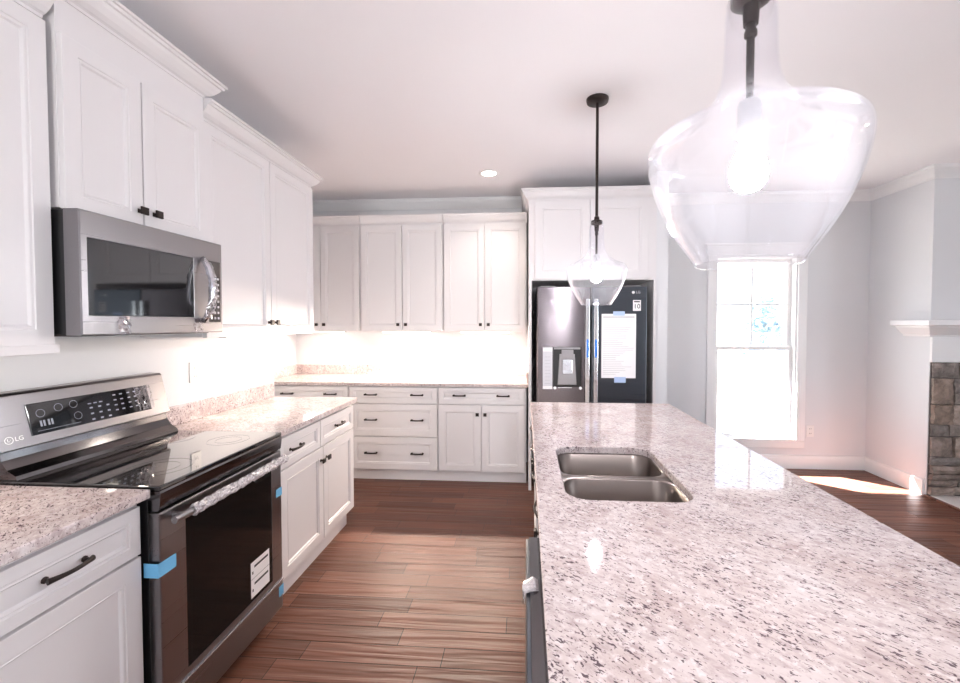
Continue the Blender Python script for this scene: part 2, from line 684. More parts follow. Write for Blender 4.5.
# room crown
rc = [(0.0, H - 0.092), (0.006, H - 0.092), (0.008, H - 0.087), (0.014, H - 0.084), (0.022, H - 0.070), (0.040, H - 0.046), (0.058, H - 0.030),
      (0.064, H - 0.022), (0.066, H - 0.012), (0.078, H - 0.010), (0.080, H), (0.0, H)]
struct('trim_1', MB().sweep([(AL, LE), (AL, BK), (1.112, BK)], rc), M['trim'])
struct('trim_2', MB().sweep([(1.212, 3.70), (1.212, BK), (BRX, BK), (BRX, BRY), (RX, BRY)], rc), M['trim'])
bp = [(0, 0), (0.016, 0), (0.016, 0.105), (0.013, 0.115), (0.013, 0.128), (0.006, 0.135), (0, 0.135)]
struct('baseboard_back', MB().sweep([(1.212, BK), (BRX, BK), (BRX, BRY + 0.02)], bp), M['trim'])
struct('baseboard_stub', MB().sweep([(1.112, 3.70), (1.212, 3.70), (1.212, BK - 0.02)], bp, -1), M['trim']) if False else None

# ---- window_1: casing, jamb, two sashes, muntins, panes
win = bpy.data.objects.new('window_1', None)
COL.objects.link(win)
win['kind'] = 'structure'
win.location = (0, 0, 0)
mb = MB()
cw = 0.085
mb.box(WX0 - cw + 0.015, WX0 + 0.015, BK - 0.02, BK, WZ0 - 0.005, WZ1 + 0.01, 0.003)
mb.box(WX1 - 0.015, WX1 + cw - 0.015, BK - 0.02, BK, WZ0 - 0.005, WZ1 + 0.01, 0.003)
mb.box(WX0 - cw, WX1 + cw, BK - 0.024, BK, WZ1 + 0.01, WZ1 + 0.10, 0.003)
mb.box(WX0 - cw - 0.01, WX1 + cw + 0.01, BK - 0.03, BK, WZ1 + 0.10, WZ1 + 0.125, 0.004)
mb.box(WX0 - cw + 0.015, WX1 + cw - 0.015, BK - 0.02, BK, WZ0 - 0.075, WZ0 - 0.006, 0.003)
struct('window_casing', mb, M['trim'], parent=win)
mb = MB()
mb.box(WX0, WX0 + 0.03, BK, BK + 0.14, WZ0, WZ1)
mb.box(WX1 - 0.03, WX1, BK, BK + 0.14, WZ0, WZ1)
mb.box(WX0, WX1, BK, BK + 0.14, WZ1 - 0.02, WZ1)
mb.box(WX0, WX1, BK - 0.028, BK + 0.14, WZ0 - 0.006, WZ0 + 0.015, 0.003)
struct('window_jamb', mb, M['trim'], parent=win)
ZM = 1.205


def sash(z0, z1, y, muntins):
    a, b = WX0 + 0.03, WX1 - 0.03
    sw = 0.036
    m_ = MB()
    m_.box(a, a + sw, y, y + 0.03, z0, z1, 0.002)
    m_.box(b - sw, b, y, y + 0.03, z0, z1, 0.002)
    m_.box(a + sw, b - sw, y, y + 0.03, z0, z0 + sw, 0.002)
    m_.box(a + sw, b - sw, y, y + 0.03, z1 - sw, z1, 0.002)
    if muntins:
        xm = (a + b) / 2
        zm = (z0 + z1) / 2
        m_.box(xm - 0.010, xm + 0.010, y + 0.006, y + 0.026, z0 + sw, z1 - sw)
        m_.box(a + sw, b - sw, y + 0.0065, y + 0.0255, zm - 0.010, zm + 0.010)
    so = struct('window_sash', m_, M['trim'], parent=win)
    MBp = MB().box(a + sw - 0.004, b - sw + 0.004, y + 0.014, y + 0.018, z0 + sw - 0.004, z1 - sw + 0.004)
    MBp.build('window_pane', M['pane'], so)


sash(WZ0 + 0.016, ZM + 0.018, BK + 0.04, False)
sash(ZM - 0.018, WZ1 - 0.021, BK + 0.075, True)

# ---- outside: unseen eave added to block the higher sun, ground, trees
struct('sun_blocking_eave', MB().box(-1.0, 7.0, BK + 0.14, 6.55, 4.02, 4.20), M['trim'])
mb = MB()
g = 24
vv = [[mb.bm.verts.new((-14 + 44 * i / g, 4.6 + 40 * j / g, -0.35 + 0.0035 * (40 * j / g) ** 1.5 + 0.12 * math.sin(i * 1.3 + j * 0.9))) for j in range(g + 1)] for i in range(g + 1)]
for i in range(g):
    for j in range(g):
        mb.bm.faces.new((vv[i][j], vv[i + 1][j], vv[i + 1][j + 1], vv[i][j + 1]))
struct('ground', mb, M['ground'], True)


def tree(x, y, h, label, group, seed, spread=1.0):
    r = random.Random(seed)
    T = Thing('tree', label, 'tree', (x, y, -0.3), group)
    m_ = MB()
    m_.tube([(x, y, -0.3), (x + 0.1, y, h * 0.4), (x + 0.05, y + 0.1, h * 0.7), (x, y, h)], [0.16, 0.12, 0.08, 0.02], 8)
    for k in range(9):
        z = h * r.uniform(0.3, 0.85)
        a = r.uniform(0, 2 * PI)
        l = h * 0.28 * spread * r.uniform(0.6, 1.1)
        m_.tube([(x, y, z), (x + math.cos(a) * l * 0.5, y + math.sin(a) * l * 0.5, z + l * 0.2), (x + math.cos(a) * l, y + math.sin(a) * l, z + l * 0.55)], [0.05, 0.035, 0.012], 6)
    T.part('trunk', m_, M['bark'], smooth=True)
    m_ = MB()
    for k in range(420):
        z = h * r.uniform(0.28, 1.05)
        wid = h * 0.30 * spread * (1.15 - z / h * 0.8)
        a = r.uniform(0, 2 * PI)
        q = wid * math.sqrt(r.random())
        c = Vector((x + q * math.cos(a), y + q * math.sin(a), z))
        d1 = Vector((r.uniform(-1, 1), r.uniform(-1, 1), r.uniform(-0.6, 0.6))).normalized() * 0.16
        d2 = d1.cross(Vector((r.uniform(-1, 1), r.uniform(-1, 1), r.uniform(-1, 1)))).normalized() * 0.07
        m_.quad([c - d1, c + d2, c + d1, c - d2])
    T.part('foliage', m_, M['leaf'])


tree(6.9, 13.0, 1.9, 'small bushy tree outside, right of the window centre', None, 1, 1.3)
tree(10.3, 19.0, 2.5, 'taller bushy tree standing farther off beyond the window', None, 2, 1.2)
tree(8.6, 15.5, 1.5, 'low shrub-like tree between the two others beyond the window', None, 3, 1.5)

# ------------------------------------------------------------------ cabinets


def base_cabinet(o, f, u0, u1, layout, label, group, kick0=None, kick1=None, deep=0.60, end=None, name='base_cabinet'):
    """layout: ('drawer', u0, u1, v0, v1, [pull positions]) / ('door', u0, u1, v0, v1, knob (u, v) or None)"""
    um = (u0 + u1) / 2
    b = fp(o, f, um, 0, -0.3)
    T = Thing(name, label, 'cabinet', (b[0], b[1], 0), group)
    mb_ = MB()
    fbox(mb_, o, f, u0, u1, 0.102, 0.884, -deep, -0.0205, 0.001)
    T.part('body', mb_, M['cabinet'])
    mb_ = MB()
    fbox(mb_, o, f, kick0 if kick0 is not None else u0, kick1 if kick1 is not None else u1, 0.0, 0.102, -deep, -0.045)
    T.part('toe_kick', mb_, M['cabinet'])
    back = f - 0.02 if o == 'L' else f + 0.02
    for it in layout:
        kind, a0, a1, v0, v1, hw = it
        small = (v1 - v0) < 0.22
        fr = T.part(kind, panel_mb(o, back, a0, a1, v0, v1, 0.036 if small else 0.055), M['cabinet'])
        if kind == 'drawer':
            for h in hw:
                pull(T, o, f, h, (v0 + v1) / 2 + 0.004, fr)
        elif hw:
            knob(T, o, f, hw[0], hw[1], fr)
    return T


GL = 'base cabinets along the range wall'
base_cabinet('L', FL, 0.70, 1.283, [('drawer', 0.815, 1.274, 0.706, 0.862, [1.048]), ('door', 0.815, 1.274, 0.115, 0.697, None)],
             'white base cabinet left of the range, one drawer above one door', GL)
base_cabinet('L', FL, 2.005, 2.99, [('drawer', 2.062, 2.482, 0.702, 0.862, [2.20]), ('drawer', 2.490, 2.978, 0.702, 0.862, [2.735]),
                                    ('door', 2.062, 2.516, 0.118, 0.693, (2.484, 0.618)), ('door', 2.522, 2.978, 0.118, 0.693, (2.556, 0.618))],
             'white base cabinet right of the range with two drawers over two doors', GL, 2.005, 2.95)
GB = 'base cabinets along the back wall'
X1, X2, X3, X0 = -1.628, -0.794, 0.012, -2.452
base_cabinet('B', FB, X0, X1 - 0.002, [('drawer', X0 + 0.012, X1 - 0.008, 0.724, 0.872, [-2.215, -1.80]),
                                       ('door', X0 + 0.012, -2.045, 0.108, 0.714, (-2.08, 0.64)), ('door', -2.039, X1 - 0.008, 0.108, 0.714, (-2.0, 0.64))],
             'white base cabinet at the left end of the back wall, partly hidden', GB)
base_cabinet('B', FB, X1, X2 - 0.002, [('drawer', X1 + 0.008, X2 - 0.008, 0.724, 0.872, [-1.418, -0.985]),
                                       ('drawer', X1 + 0.008, X2 - 0.008, 0.418, 0.714, [-1.418, -0.985]),
                                       ('drawer', X1 + 0.008, X2 - 0.008, 0.108, 0.408, [-1.418, -0.985])],
             'white base cabinet on the back wall with a stack of three wide drawers', GB)
base_cabinet('B', FB, X2, X3, [('drawer', X2 + 0.008, X3 - 0.014, 0.724, 0.872, [-0.595, -0.197]),
                               ('door', X2 + 0.008, -0.398, 0.108, 0.714, (-0.43, 0.632)), ('door', -0.392, X3 - 0.014, 0.108, 0.714, (-0.36, 0.632))],
             'white base cabinet beside the refrigerator with one wide drawer over two doors', GB)


def upper_cabinet(o, f, u0, u1, z0, z1, doors, label, group, zc, deep=0.34, ends=(False, False), kc=1.0, kcz=1.0, rail=False, vtop=None, top=0.082, name='upper_cabinet'):
    um = (u0 + u1) / 2
    b = fp(o, f, um, z0, -0.15)
    T = Thing(name, label, 'cabinet', b, group)
    mb_ = MB()
    fbox(mb_, o, f, u0, u1, z0 + 0.003, zc + top, -deep, -0.0205, 0.001)
    T.part('body', mb_, M['cabinet'])
    back = f - 0.02 if o == 'L' else f + 0.02
    for a0, a1, hw in doors:
        dr = T.part('door', panel_mb(o, back, a0, a1, z0, vtop or (zc - 0.012), 0.050), M['cabinet'])
        if hw:
            knob(T, o, f, hw[0], hw[1], dr)
    fc = -0.0205          # crown starts on the face frame
    path = []
    if ends[0]:
        path.append(fp(o, f, u0, 0, ends[0])[:2])
    path += [fp(o, f, u0, 0, fc)[:2], fp(o, f, u1, 0, fc)[:2]]
    if ends[1]:
        path.append(fp(o, f, u1, 0, ends[1])[:2])
    pr = crown_prof(zc, kc, kcz)
    T.part('crown_moulding', MB().sweep(path, pr, 1 if o != 'I' else -1), M['cabinet'])
    if rail:
        mb_ = MB()
        fbox(mb_, o, f, u0, u1 + 0.004, z0 - 0.028, z0 + 0.003, -0.035, 0.008, 0.003)
        T.part('light_rail', mb_, M['cabinet'])
    return T


GU = 'upper cabinets along the range wall'
upper_cabinet('L', UL, 0.72, 1.276, 1.386, 2.43, [(0.745, 1.272, None)], 'tall white upper cabinet left of the microwave, cut by the photo edge', GU, 2.432,
              rail=True, ends=(False, False), kc=1.05, kcz=0.92, top=0.07)
upper_cabinet('L', L + 0.38, 1.289, 1.922, 1.833, 2.40, [(1.291, 1.573, (1.556, 1.893)), (1.579, 1.915, (1.622, 1.895))],
              'short white upper cabinet with two doors directly above the microwave', GU, 2.519, 0.372, (-0.37, -0.37), 1.05, 0.88, vtop=2.398)
UC = upper_cabinet('L', UL, 1.926, 2.972, 1.386, 2.43, [(1.932, 2.452, (2.425, 1.462)), (2.457, 2.966, (2.487, 1.462))],
                   'tall white two-door upper cabinet right of the microwave', GU, 2.434, ends=(False, -0.34), kcz=0.90, top=0.07)
GUB = 'upper cabinets along the back wall'
for u0, u1, hw, lab in ((-2.43, -1.618, -2.02, 'white upper cabinet on the back wall, leftmost, partly behind the range wall uppers'),
                        (-1.614, -0.796, -1.198, 'white two-door upper cabinet in the middle of the back wall row'),
                        (-0.792, 0.014, -0.391, 'white two-door upper cabinet on the back wall next to the refrigerator')):
    upper_cabinet('B', UB, u0, u1, 1.383, 2.42, [(u0 + 0.006, hw - 0.003, (hw - 0.038, 1.445)), (hw + 0.003, u1 - 0.012, (hw + 0.038, 1.445))],
                  lab, GUB, 2.420, ends=(False, False), kc=0.75, kcz=0.93, top=0.08)

# ---- refrigerator surround: side panels and cabinet over it
for nm, xa, xb, lab in (('side_panel', 0.030, 0.056, 'tall white end panel on the left of the refrigerator'),
                        ('side_panel', 1.082, 1.108, 'tall white end panel on the right of the refrigerator')):
    tag(MB().box(xa, xb, 3.66, BK - 0.002, 0.0, 1.825, 0.0015).build(nm, M['cabinet']), lab, 'panel', 'refrigerator end panels')
T = Thing('fridge_cabinet', 'wide white cabinet with two doors above the refrigerator', 'cabinet', (0.56, 4.0, 1.83))
T.part('body', MB().box(0.030, 1.108, 3.681, BK - 0.002, 1.827, 2.600, 0.001), M['cabinet'])
T.part('door', panel_mb('B', 3.68, 0.082, 0.546, 1.835, 2.503, 0.06), M['cabinet'])
T.part('door', panel_mb('B', 3.68, 0.552, 1.036, 1.835, 2.503, 0.06), M['cabinet'])
T.part('crown_moulding', MB().sweep([(0.030, BK - 0.002), (0.030, 3.681), (1.108, 3.681)], crown_prof(2.512, 0.95, 0.95), 1), M['cabinet'])

# ------------------------------------------------------------------ countertops
GC = 'granite countertops'


def counter(label, u0, u1, x0, x1, splash):
    T = Thing('countertop', label, 'countertop', ((x0 + x1) / 2, (u0 + u1) / 2, 0.885), GC)
    T.part('slab', MB().box(x0, x1, u0, u1, 0.8845, CT, 0.004), M['granite'])
    for s_ in splash:
        T.part('backsplash', MB().box(*s_, 0.002), M['granite'])
    return T


counter('speckled granite countertop left of the range', 0.66, 1.288, L + 0.001, L + 0.655, [(L + 0.001, L + 0.021, 0.66, 1.288, CT + 0.0003, CT + 0.1)])
counter('speckled granite countertop right of the range', 1.998, 3.0, L + 0.001, L + 0.655, [(L + 0.001, L + 0.021, 1.998, 3.0, CT + 0.0003, CT + 0.1)])
counter('long speckled granite countertop along the back wall', FB - 0.025, BK - 0.001, AL + 0.001, 0.029,
        [(AL + 0.001, 0.029, BK - 0.021, BK - 0.001, CT + 0.0003, CT + 0.1), (AL + 0.001, AL + 0.021, FB - 0.02, BK - 0.0215, CT + 0.0003, CT + 0.1),
         (0.009, 0.029, FB + 0.03, BK - 0.0215, CT + 0.0003, CT + 0.1)])

# island top with the sink cut-out
IX0, IX1, IY0, IY1 = 0.037, 0.972, 0.42, 2.918
SX, SY, SHX, SHY = 0.332, 1.588, 0.200, 0.284
T = Thing('island_countertop', 'large speckled granite island top with the sink set into it', 'countertop', ((IX0 + IX1) / 2, (IY0 + IY1) / 2, 0.885))
icx, icy, ihx, ihy = (IX0 + IX1) / 2, (IY0 + IY1) / 2, (IX1 - IX0) / 2, (IY1 - IY0) / 2
mb = MB()
e = 0.004
rings = [rrect(SX, SY, SHX, SHY, 0.075, CT - e), rrect(SX, SY, SHX + e, SHY + e, 0.078, CT), rrect(icx, icy, ihx - e, ihy - e, 0.006, CT), rrect(icx, icy, ihx, ihy, 0.010, CT - e),
         rrect(icx, icy, ihx, ihy, 0.010, 0.8845), rrect(SX, SY, SHX, SHY, 0.075, 0.8845)]
mb.loft(rings + [rings[0]], False, False)
bmesh.ops.remove_doubles(mb.bm, verts=mb.bm.verts, dist=1e-5)
T.part('slab', mb, M['granite'])

# sink
T = Thing('kitchen_sink', 'stainless steel double-bowl sink set under the island top', 'sink', (SX, SY, 0.66))
ydiv = 1.585
for nm, y0, y1 in (('bowl', SY - SHY - 0.012, ydiv), ('bowl', ydiv, SY + SHY + 0.012)):
    cy, hy = (y0 + y1) / 2, (y1 - y0) / 2
    hx = SHX + 0.012
    ix = hx - 0.016
    iy = hy - 0.018
    zt = 0.883
    rr = [rrect(SX, cy, hx, hy, 0.004, zt), rrect(SX, cy, ix + 0.004, iy + 0.004, 0.070, zt), rrect(SX, cy, ix, iy, 0.068, zt - 0.004),
          rrect(SX, cy, ix - 0.006, iy - 0.006, 0.066, zt - 0.16), rrect(SX, cy, ix - 0.012, iy - 0.012, 0.062, zt - 0.185),
          rrect(SX, cy, ix - 0.032, iy - 0.032, 0.045, zt - 0.198), rrect(SX, cy, 0.05, 0.05, 0.045, zt - 0.203)]
    m_ = MB()
    m_.loft(rr, False, True)
    bo = T.part(nm, m_, M['steel_sink'], smooth=True, angle=50)
    sm = bo.modifiers.new('thickness', 'SOLIDIFY')
    sm.thickness = 0.0012
    sm.offset = -1
    T.part('drain', MB().lathe([(0.042, 0), (0.042, 0.003), (0.034, 0.004), (0.030, 0.001), (0.006, 0.0005)], (SX, cy, zt - 0.2035), 24, True, True), M['chrome'], bo, True, angle=40)

# ------------------------------------------------------------------ island cabinets
GI = 'island cabinets under the granite top'
FI = 0.064


def island_unit(u0, u1, layout, label):
    T_ = Thing('island_cabinet', label, 'cabinet', (0.36, (u0 + u1) / 2, 0), GI)
    m_ = MB()
    # open box so the sink can hang inside
    xb = 0.70
    m_.box(FI + 0.0205, xb, u0, u0 + 0.018, 0.102, 0.884)
    m_.box(FI + 0.0205, xb, u1 - 0.018, u1, 0.102, 0.884)
    m_.box(FI + 0.0205, FI + 0.04, u0 + 0.018, u1 - 0.018, 0.102, 0.884)
    m_.box(xb - 0.018, xb, u0 + 0.018, u1 - 0.018, 0.102, 0.884)
    m_.box(FI + 0.04, xb - 0.018, u0 + 0.018, u1 - 0.018, 0.102, 0.12)
    T_.part('body', m_, M['cabinet'])
    T_.part('toe_kick', MB().box(FI + 0.08, xb, u0, u1, 0, 0.102), M['cabinet'])
    for kind, a0, a1, v0, v1, hw in layout:
        fr = T_.part(kind, panel_mb('I', FI + 0.02, a0, a1, v0, v1, 0.036 if v1 - v0 < 0.22 else 0.055), M['cabinet'])
        if kind == 'drawer':
            for h in hw:
                pull(T_, 'I', FI, h, (v0 + v1) / 2, fr)
        elif hw:
            knob(T_, 'I', FI, hw[0], hw[1], fr)


island_unit(1.165, 2.02, [('drawer', 1.172, 2.012, 0.72, 0.868, [1.50, 1.83]), ('door', 1.172, 1.589, 0.115, 0.71, (1.555, 0.64)), ('door', 1.595, 2.012, 0.115, 0.71, (1.63, 0.64))],
            'white island cabinet holding the sink, seen edge-on from the aisle')
island_unit(2.024, 2.88, [('drawer', 2.032, 2.872, 0.72, 0.868, [2.24, 2.66]), ('door', 2.032, 2.449, 0.115, 0.71, (2.41, 0.64)), ('door', 2.455, 2.872, 0.115, 0.71, (2.49, 0.64))],
            'white island cabinet at the end nearest the refrigerator')
T = Thing('dishwasher', 'dark stainless dishwasher under the near end of the island', 'dishwasher', (0.33, 0.84, 0))
T.part('tub', MB().box(0.045, 0.64, 0.545, 1.14, 0.10, 0.862), M['grey'])
T.part('door', MB().box(0.003, 0.044, 0.540, 1.145, 0.105, 0.868, 0.004), M['steel_dark'])
T.part('control_strip', MB().box(0.012, 0.044, 0.545, 1.140, 0.8685, 0.874, 0.001), M['darkchrome'])
tag(MB().box(0.064, 0.70, 0.512, 0.536, 0.0, 0.884, 0.001).box(0.655, 0.70, 0.5365, 1.164, 0.0, 0.884, 0.001).build('island_end_panel', M['cabinet']),
    'white panel closing the near end of the island around the dishwasher', 'panel')
T.part('kick_plate', MB().box(0.07, 0.64, 0.545, 1.14, 0.0, 0.0995), M['black'])
mb = MB()
r = random.Random(3)
rg = []
for k in range(7):
    y = 0.905 + 0.007 * k
    w = 0.006 + 0.010 * math.sin(PI * (k + 0.5) / 7)
    rg.append([(0.004 - w * 0.35 + r.uniform(-0.002, 0.002), y, 0.845), (0.004 - w * 0.6, y + r.uniform(-.004, .004), 0.872), (0.018, y, 0.878 + w * 0.5), (0.03, y, 0.876), (0.018, y, 0.8745), (0.002, y, 0.8695)])
mb.loft(rg)
T.part('protective_film', mb, M['wrap'])

# ------------------------------------------------------------------ range
T = Thing('range', 'stainless electric range with black glass cooktop and wrapped oven handle', 'range', (-1.55, 1.66, 0))
RY0, RY1 = 1.294, 1.992
RF = -1.2017
T.part('body', MB().box(L + 0.03, RF - 0.042, RY0 + 0.004, RY1 - 0.004, 0.05, 0.903, 0.002), M['black'])
mb = MB()
for sy in (RY0 + 0.05, RY1 - 0.05):
    for sx in (L + 0.1, RF - 0.12):
        T.part('levelling_foot', MB().lathe([(0.02, 0.0), (0.02, 0.012), (0.012, 0.014), (0.012, 0.052)], (sx, sy, 0), 12, True, True), M['black'])
ct = T.part('cooktop', MB().box(L + 0.075, RF + 0.006, RY0, RY1, 0.9035, 0.921, 0.005, 3), M['glassblack'])
mb = MB()
for cx, cy, rr_ in ((-1.36, 1.47, 0.105), (-1.36, 1.84, 0.085), (-1.63, 1.47, 0.075), (-1.63, 1.84, 0.085), (-1.55, 1.66, 0.05)):
    for q in (rr_, rr_ * 0.62):
        T.part('burner_ring', MB().lathe([(q - 0.0012, 0.0), (q - 0.0012, 0.0003), (q + 0.0012, 0.0003), (q + 0.0012, 0.0)], (cx, cy, 0.9211), 40), M['burner'], ct)
# black-chrome nose under the cooktop
prof = [(RF - 0.041, 0.835), (RF - 0.006, 0.835), (RF + 0.000, 0.842), (RF + 0.004, 0.872), (RF + 0.006, 0.896), (RF + 0.002, 0.9025), (RF - 0.041, 0.9025)]
T.part('front_trim', MB().loft([[(x, RY0 + 0.002, z) for x, z in prof], [(x, RY1 - 0.002, z) for x, z in prof]]), M['darkchrome'])
# oven door: steel frame round a dark glass
gz0, gz1, gy0, gy1 = 0.222, 0.768, 1.402, 1.912
mb = MB()
dz0, dz1 = 0.196, 0.828
mb.loft([[(RF - 0.040, RY0 + 0.002, dz0), (RF - 0.040, RY1 - 0.002, dz0), (RF - 0.040, RY1 - 0.002, dz1), (RF - 0.040, RY0 + 0.002, dz1)],
         [(RF - 0.003, RY0 + 0.002, dz0), (RF - 0.003, RY1 - 0.002, dz0), (RF - 0.003, RY1 - 0.002, dz1), (RF - 0.003, RY0 + 0.002, dz1)],
         [(RF, RY0 + 0.005, dz0 + 0.003), (RF, RY1 - 0.005, dz0 + 0.003), (RF, RY1 - 0.005, dz1 - 0.003), (RF, RY0 + 0.005, dz1 - 0.003)],
         [(RF, gy0, gz0), (RF, gy1, gz0), (RF, gy1, gz1), (RF, gy0, gz1)],
         [(RF - 0.006, gy0 + 0.002, gz0 + 0.002), (RF - 0.006, gy1 - 0.002, gz0 + 0.002), (RF - 0.006, gy1 - 0.002, gz1 - 0.002), (RF - 0.006, gy0 + 0.002, gz1 - 0.002)]])
od = T.part('oven_door', mb, M['steel_y'])
T.part('oven_window', MB().box(RF - 0.0059, RF - 0.0008, gy0 + 0.002, gy1 - 0.002, gz0 + 0.002, gz1 - 0.002), M['ovenglass'], od)
# handle with crinkled wrap
HX, HZ = RF + 0.036, 0.800
mb = MB()
mb.tube([(HX, RY0 + 0.02, HZ), (HX + 0.004, 1.5, HZ), (HX + 0.004, 1.85, HZ), (HX, RY1 - 0.02, HZ)], [0.011, 0.0125, 0.0125, 0.011], 14, 1.2)
for y in (RY0 + 0.06, RY1 - 0.06):
    mb.tube([(RF - 0.001, y, HZ), (HX, y, HZ)], 0.010, 10)
hd = T.part('handle', mb, M['steel_y'], od, True, angle=50)
mb = MB()
rg = []
r = random.Random(11)
n = 54
for k in range(n + 1):
    y = RY0 + 0.095 + (RY1 - RY0 - 0.125) * k / n
    rg.append([(HX + 0.003 + (0.0165 + r.uniform(-0.0035, 0.004)) * math.cos(2 * PI * q / 16), y + r.uniform(-0.004, 0.004), HZ + (0.0185 + r.uniform(-0.004, 0.0045)) * math.sin(2 * PI * q / 16)) for q in range(16)])
mb.loft(rg)
T.part('plastic_wrap', mb, M['wrap'], hd, label='crinkled clear plastic wrapped round the oven handle')
# storage drawer
dr = T.part('storage_drawer', MB().box(RF - 0.040, RF + 0.002, RY0 + 0.002, RY1 - 0.002, 0.052, 0.190, 0.004), M['steel_y'])
mb = MB()
mb.box(RF - 0.03, RF + 0.008, RY0 + 0.002, RY1 - 0.002, 0.1905, 0.1945, 0.001)
T.part('drawer_lip', mb, M['chrome'], dr)
# oven label, tapes
lb = T.part('energy_label', MB().box(RF - 0.0008, RF - 0.0002, 1.752, 1.885, 0.240, 0.398), M['paper'], od, label='white instruction stickers on the oven glass')
for y0, y1, z0, z1 in ((1.775, 1.875, 0.368, 0.378), (1.775, 1.875, 0.291, 0.301), (1.760, 1.768, 0.344, 0.356), (1.760, 1.768, 0.265, 0.277), (1.752, 1.885, 0.322, 0.3235)):
    T.part('label_print', MB().box(RF - 0.0002, RF + 0.0002, y0, y1, z0, z1), M['inkdark'], lb)


def tape(pts_y, z0, z1, x):
    m_ = MB()
    m_.box(x, x + 0.0008, pts_y[0], pts_y[1], z0, z1)
    return m_


mb = tape((RY0 - 0.006, 1.358), 0.618, 0.665, RF + 0.0005)
mb.box(RF - 0.05, RF + 0.001, RY0 - 0.008, RY0 - 0.006, 0.618, 0.665)
T.part('tape', mb, M['bluetape'], label='blue tape across the left edge of the oven door')
mb = tape((1.945, RY1 + 0.001), 0.610, 0.650, RF + 0.0005)
T.part('tape', mb, M['bluetape'], label='blue tape at the upper right of the oven door')
mb = tape((1.955, RY1 + 0.001), 0.115, 0.165, RF + 0.0025)
T.part('tape', mb, M['bluetape'], label='blue tape at the right end of the drawer')
# back guard and control panel
pr = [(L + 0.004, 0.90), (L + 0.155, 0.9215), (L + 0.150, 0.935), (L + 0.118, 0.955), (L + 0.098, 0.985), (L + 0.092, 1.022), (L + 0.004, 1.022)]
T.part('back_guard', MB().loft([[(x, RY0 + 0.012, z) for x, z in pr], [(x, RY1 - 0.016, z) for x, z in pr]]), M['darkchrome'])
c0, c1 = Vector((L + 0.108, 0, 1.018)), Vector((L + 0.066, 0, 1.200))    # face bottom / top
pr = [(L + 0.004, 1.016), (c0.x - 0.008, 1.012), (c0.x, 1.018), (c1.x, 1.200), (c1.x - 0.008, 1.210), (L + 0.004, 1.210)]
cp = T.part('control_panel', MB().loft([[(x, RY0 + 0.004, z) for x, z in pr], [(x, RY1 - 0.010, z) for x, z in pr]]), M['steel_y'])
vdir = (c1 - c0).normalized()
nrm = Vector((vdir.z, 0, -vdir.x))


def onpanel(y, s_, d=0.0):
    p = c0 + vdir * s_ + nrm * d
    return (p.x, y, p.z)


mb = MB()
d0, d1, s0, s1 = 1.395, 1.885, 0.032, 0.148
mb.loft([[onpanel(d0, s0, 0.0001), onpanel(d1, s0, 0.0001), onpanel(d1, s1, 0.0001), onpanel(d0, s1, 0.0001)],
         [onpanel(d0, s0, 0.003), onpanel(d1, s0, 0.003), onpanel(d1, s1, 0.003), onpanel(d0, s1, 0.003)],
         [onpanel(d0 + .002, s0 + .002, 0.004), onpanel(d1 - .002, s0 + .002, 0.004), onpanel(d1 - .002, s1 - .002, 0.004), onpanel(d0 + .002, s1 - .002, 0.004)]])
dp = T.part('display_glass', mb, M['glassblack'], cp)
def pring(y, s_, ra):
    mb = MB()
    n_ = 24
    a = [onpanel(y + ra * math.cos(2 * PI * i / n_), s_ + ra * math.sin(2 * PI * i / n_), 0.0042) for i in range(n_)]
    b = [onpanel(y + (ra - .0015) * math.cos(2 * PI * i / n_), s_ + (ra - .0015) * math.sin(2 * PI * i / n_), 0.0042) for i in range(n_)]
    va = [mb.bm.verts.new(p) for p in a]
    vb = [mb.bm.verts.new(p) for p in b]
    for i in range(n_):
        j = (i + 1) % n_
        mb.bm.faces.new((va[i], va[j], vb[j], vb[i]))
    T.part('burner_symbol', mb, M['print'], dp)


def pbar(y, s_, w, h):
    T.part('touch_key', MB().quad([onpanel(y - w / 2, s_ - h / 2, 0.0042), onpanel(y + w / 2, s_ - h / 2, 0.0042), onpanel(y + w / 2, s_ + h / 2, 0.0042), onpanel(y - w / 2, s_ + h / 2, 0.0042)]), M['print'], dp)


for y, s_ in ((1.435, 0.108), (1.497, 0.118), (1.552, 0.120), (1.560, 0.072), (1.830, 0.125)):
    pring(y, s_, 0.015)
for y in (1.612, 1.635, 1.658):
    pbar(y, 0.110, 0.014, 0.004)
for i_ in range(3):
    for y in (1.615, 1.650, 1.685):
        pbar(y, 0.092 - i_ * 0.024, 0.012, 0.006)
for y in (1.720, 1.750, 1.785, 1.815):
    for s_ in (0.128, 0.106, 0.084, 0.062):
        pbar(y, s_, 0.013, 0.005)
pbar(1.49, 0.044, 0.15, 0.0012)
for y in (1.430, 1.441, 1.456, 1.467):
    pbar(y, 0.070, 0.007, 0.022)
lg = []
m_ = MB()
n_ = 28
yc_, sc_ = 1.328, 0.034
rg = []
for ra, dd in ((0.0128, 0.0001), (0.0128, 0.0008), (0.0112, 0.0008), (0.0112, 0.0001)):
    rg.append([onpanel(yc_ + ra * math.cos(2 * PI * i / n_), sc_ + ra * math.sin(2 * PI * i / n_), dd) for i in range(n_)])
m_.loft(rg, False, False)
em = T.part('emblem', m_, M['plastic'], cp)
T.text('emblem_letters', 'LG', 0.022, frame_mtx(onpanel(1.358, 0.034, 0.0005), (0, 1, 0), vdir), M['plastic'], em, 0.0003)
T.text('emblem_face', 'L·', 0.015, frame_mtx(onpanel(1.328, 0.034, 0.0005), (0, 1, 0), vdir), M['plastic'], em, 0.0003)
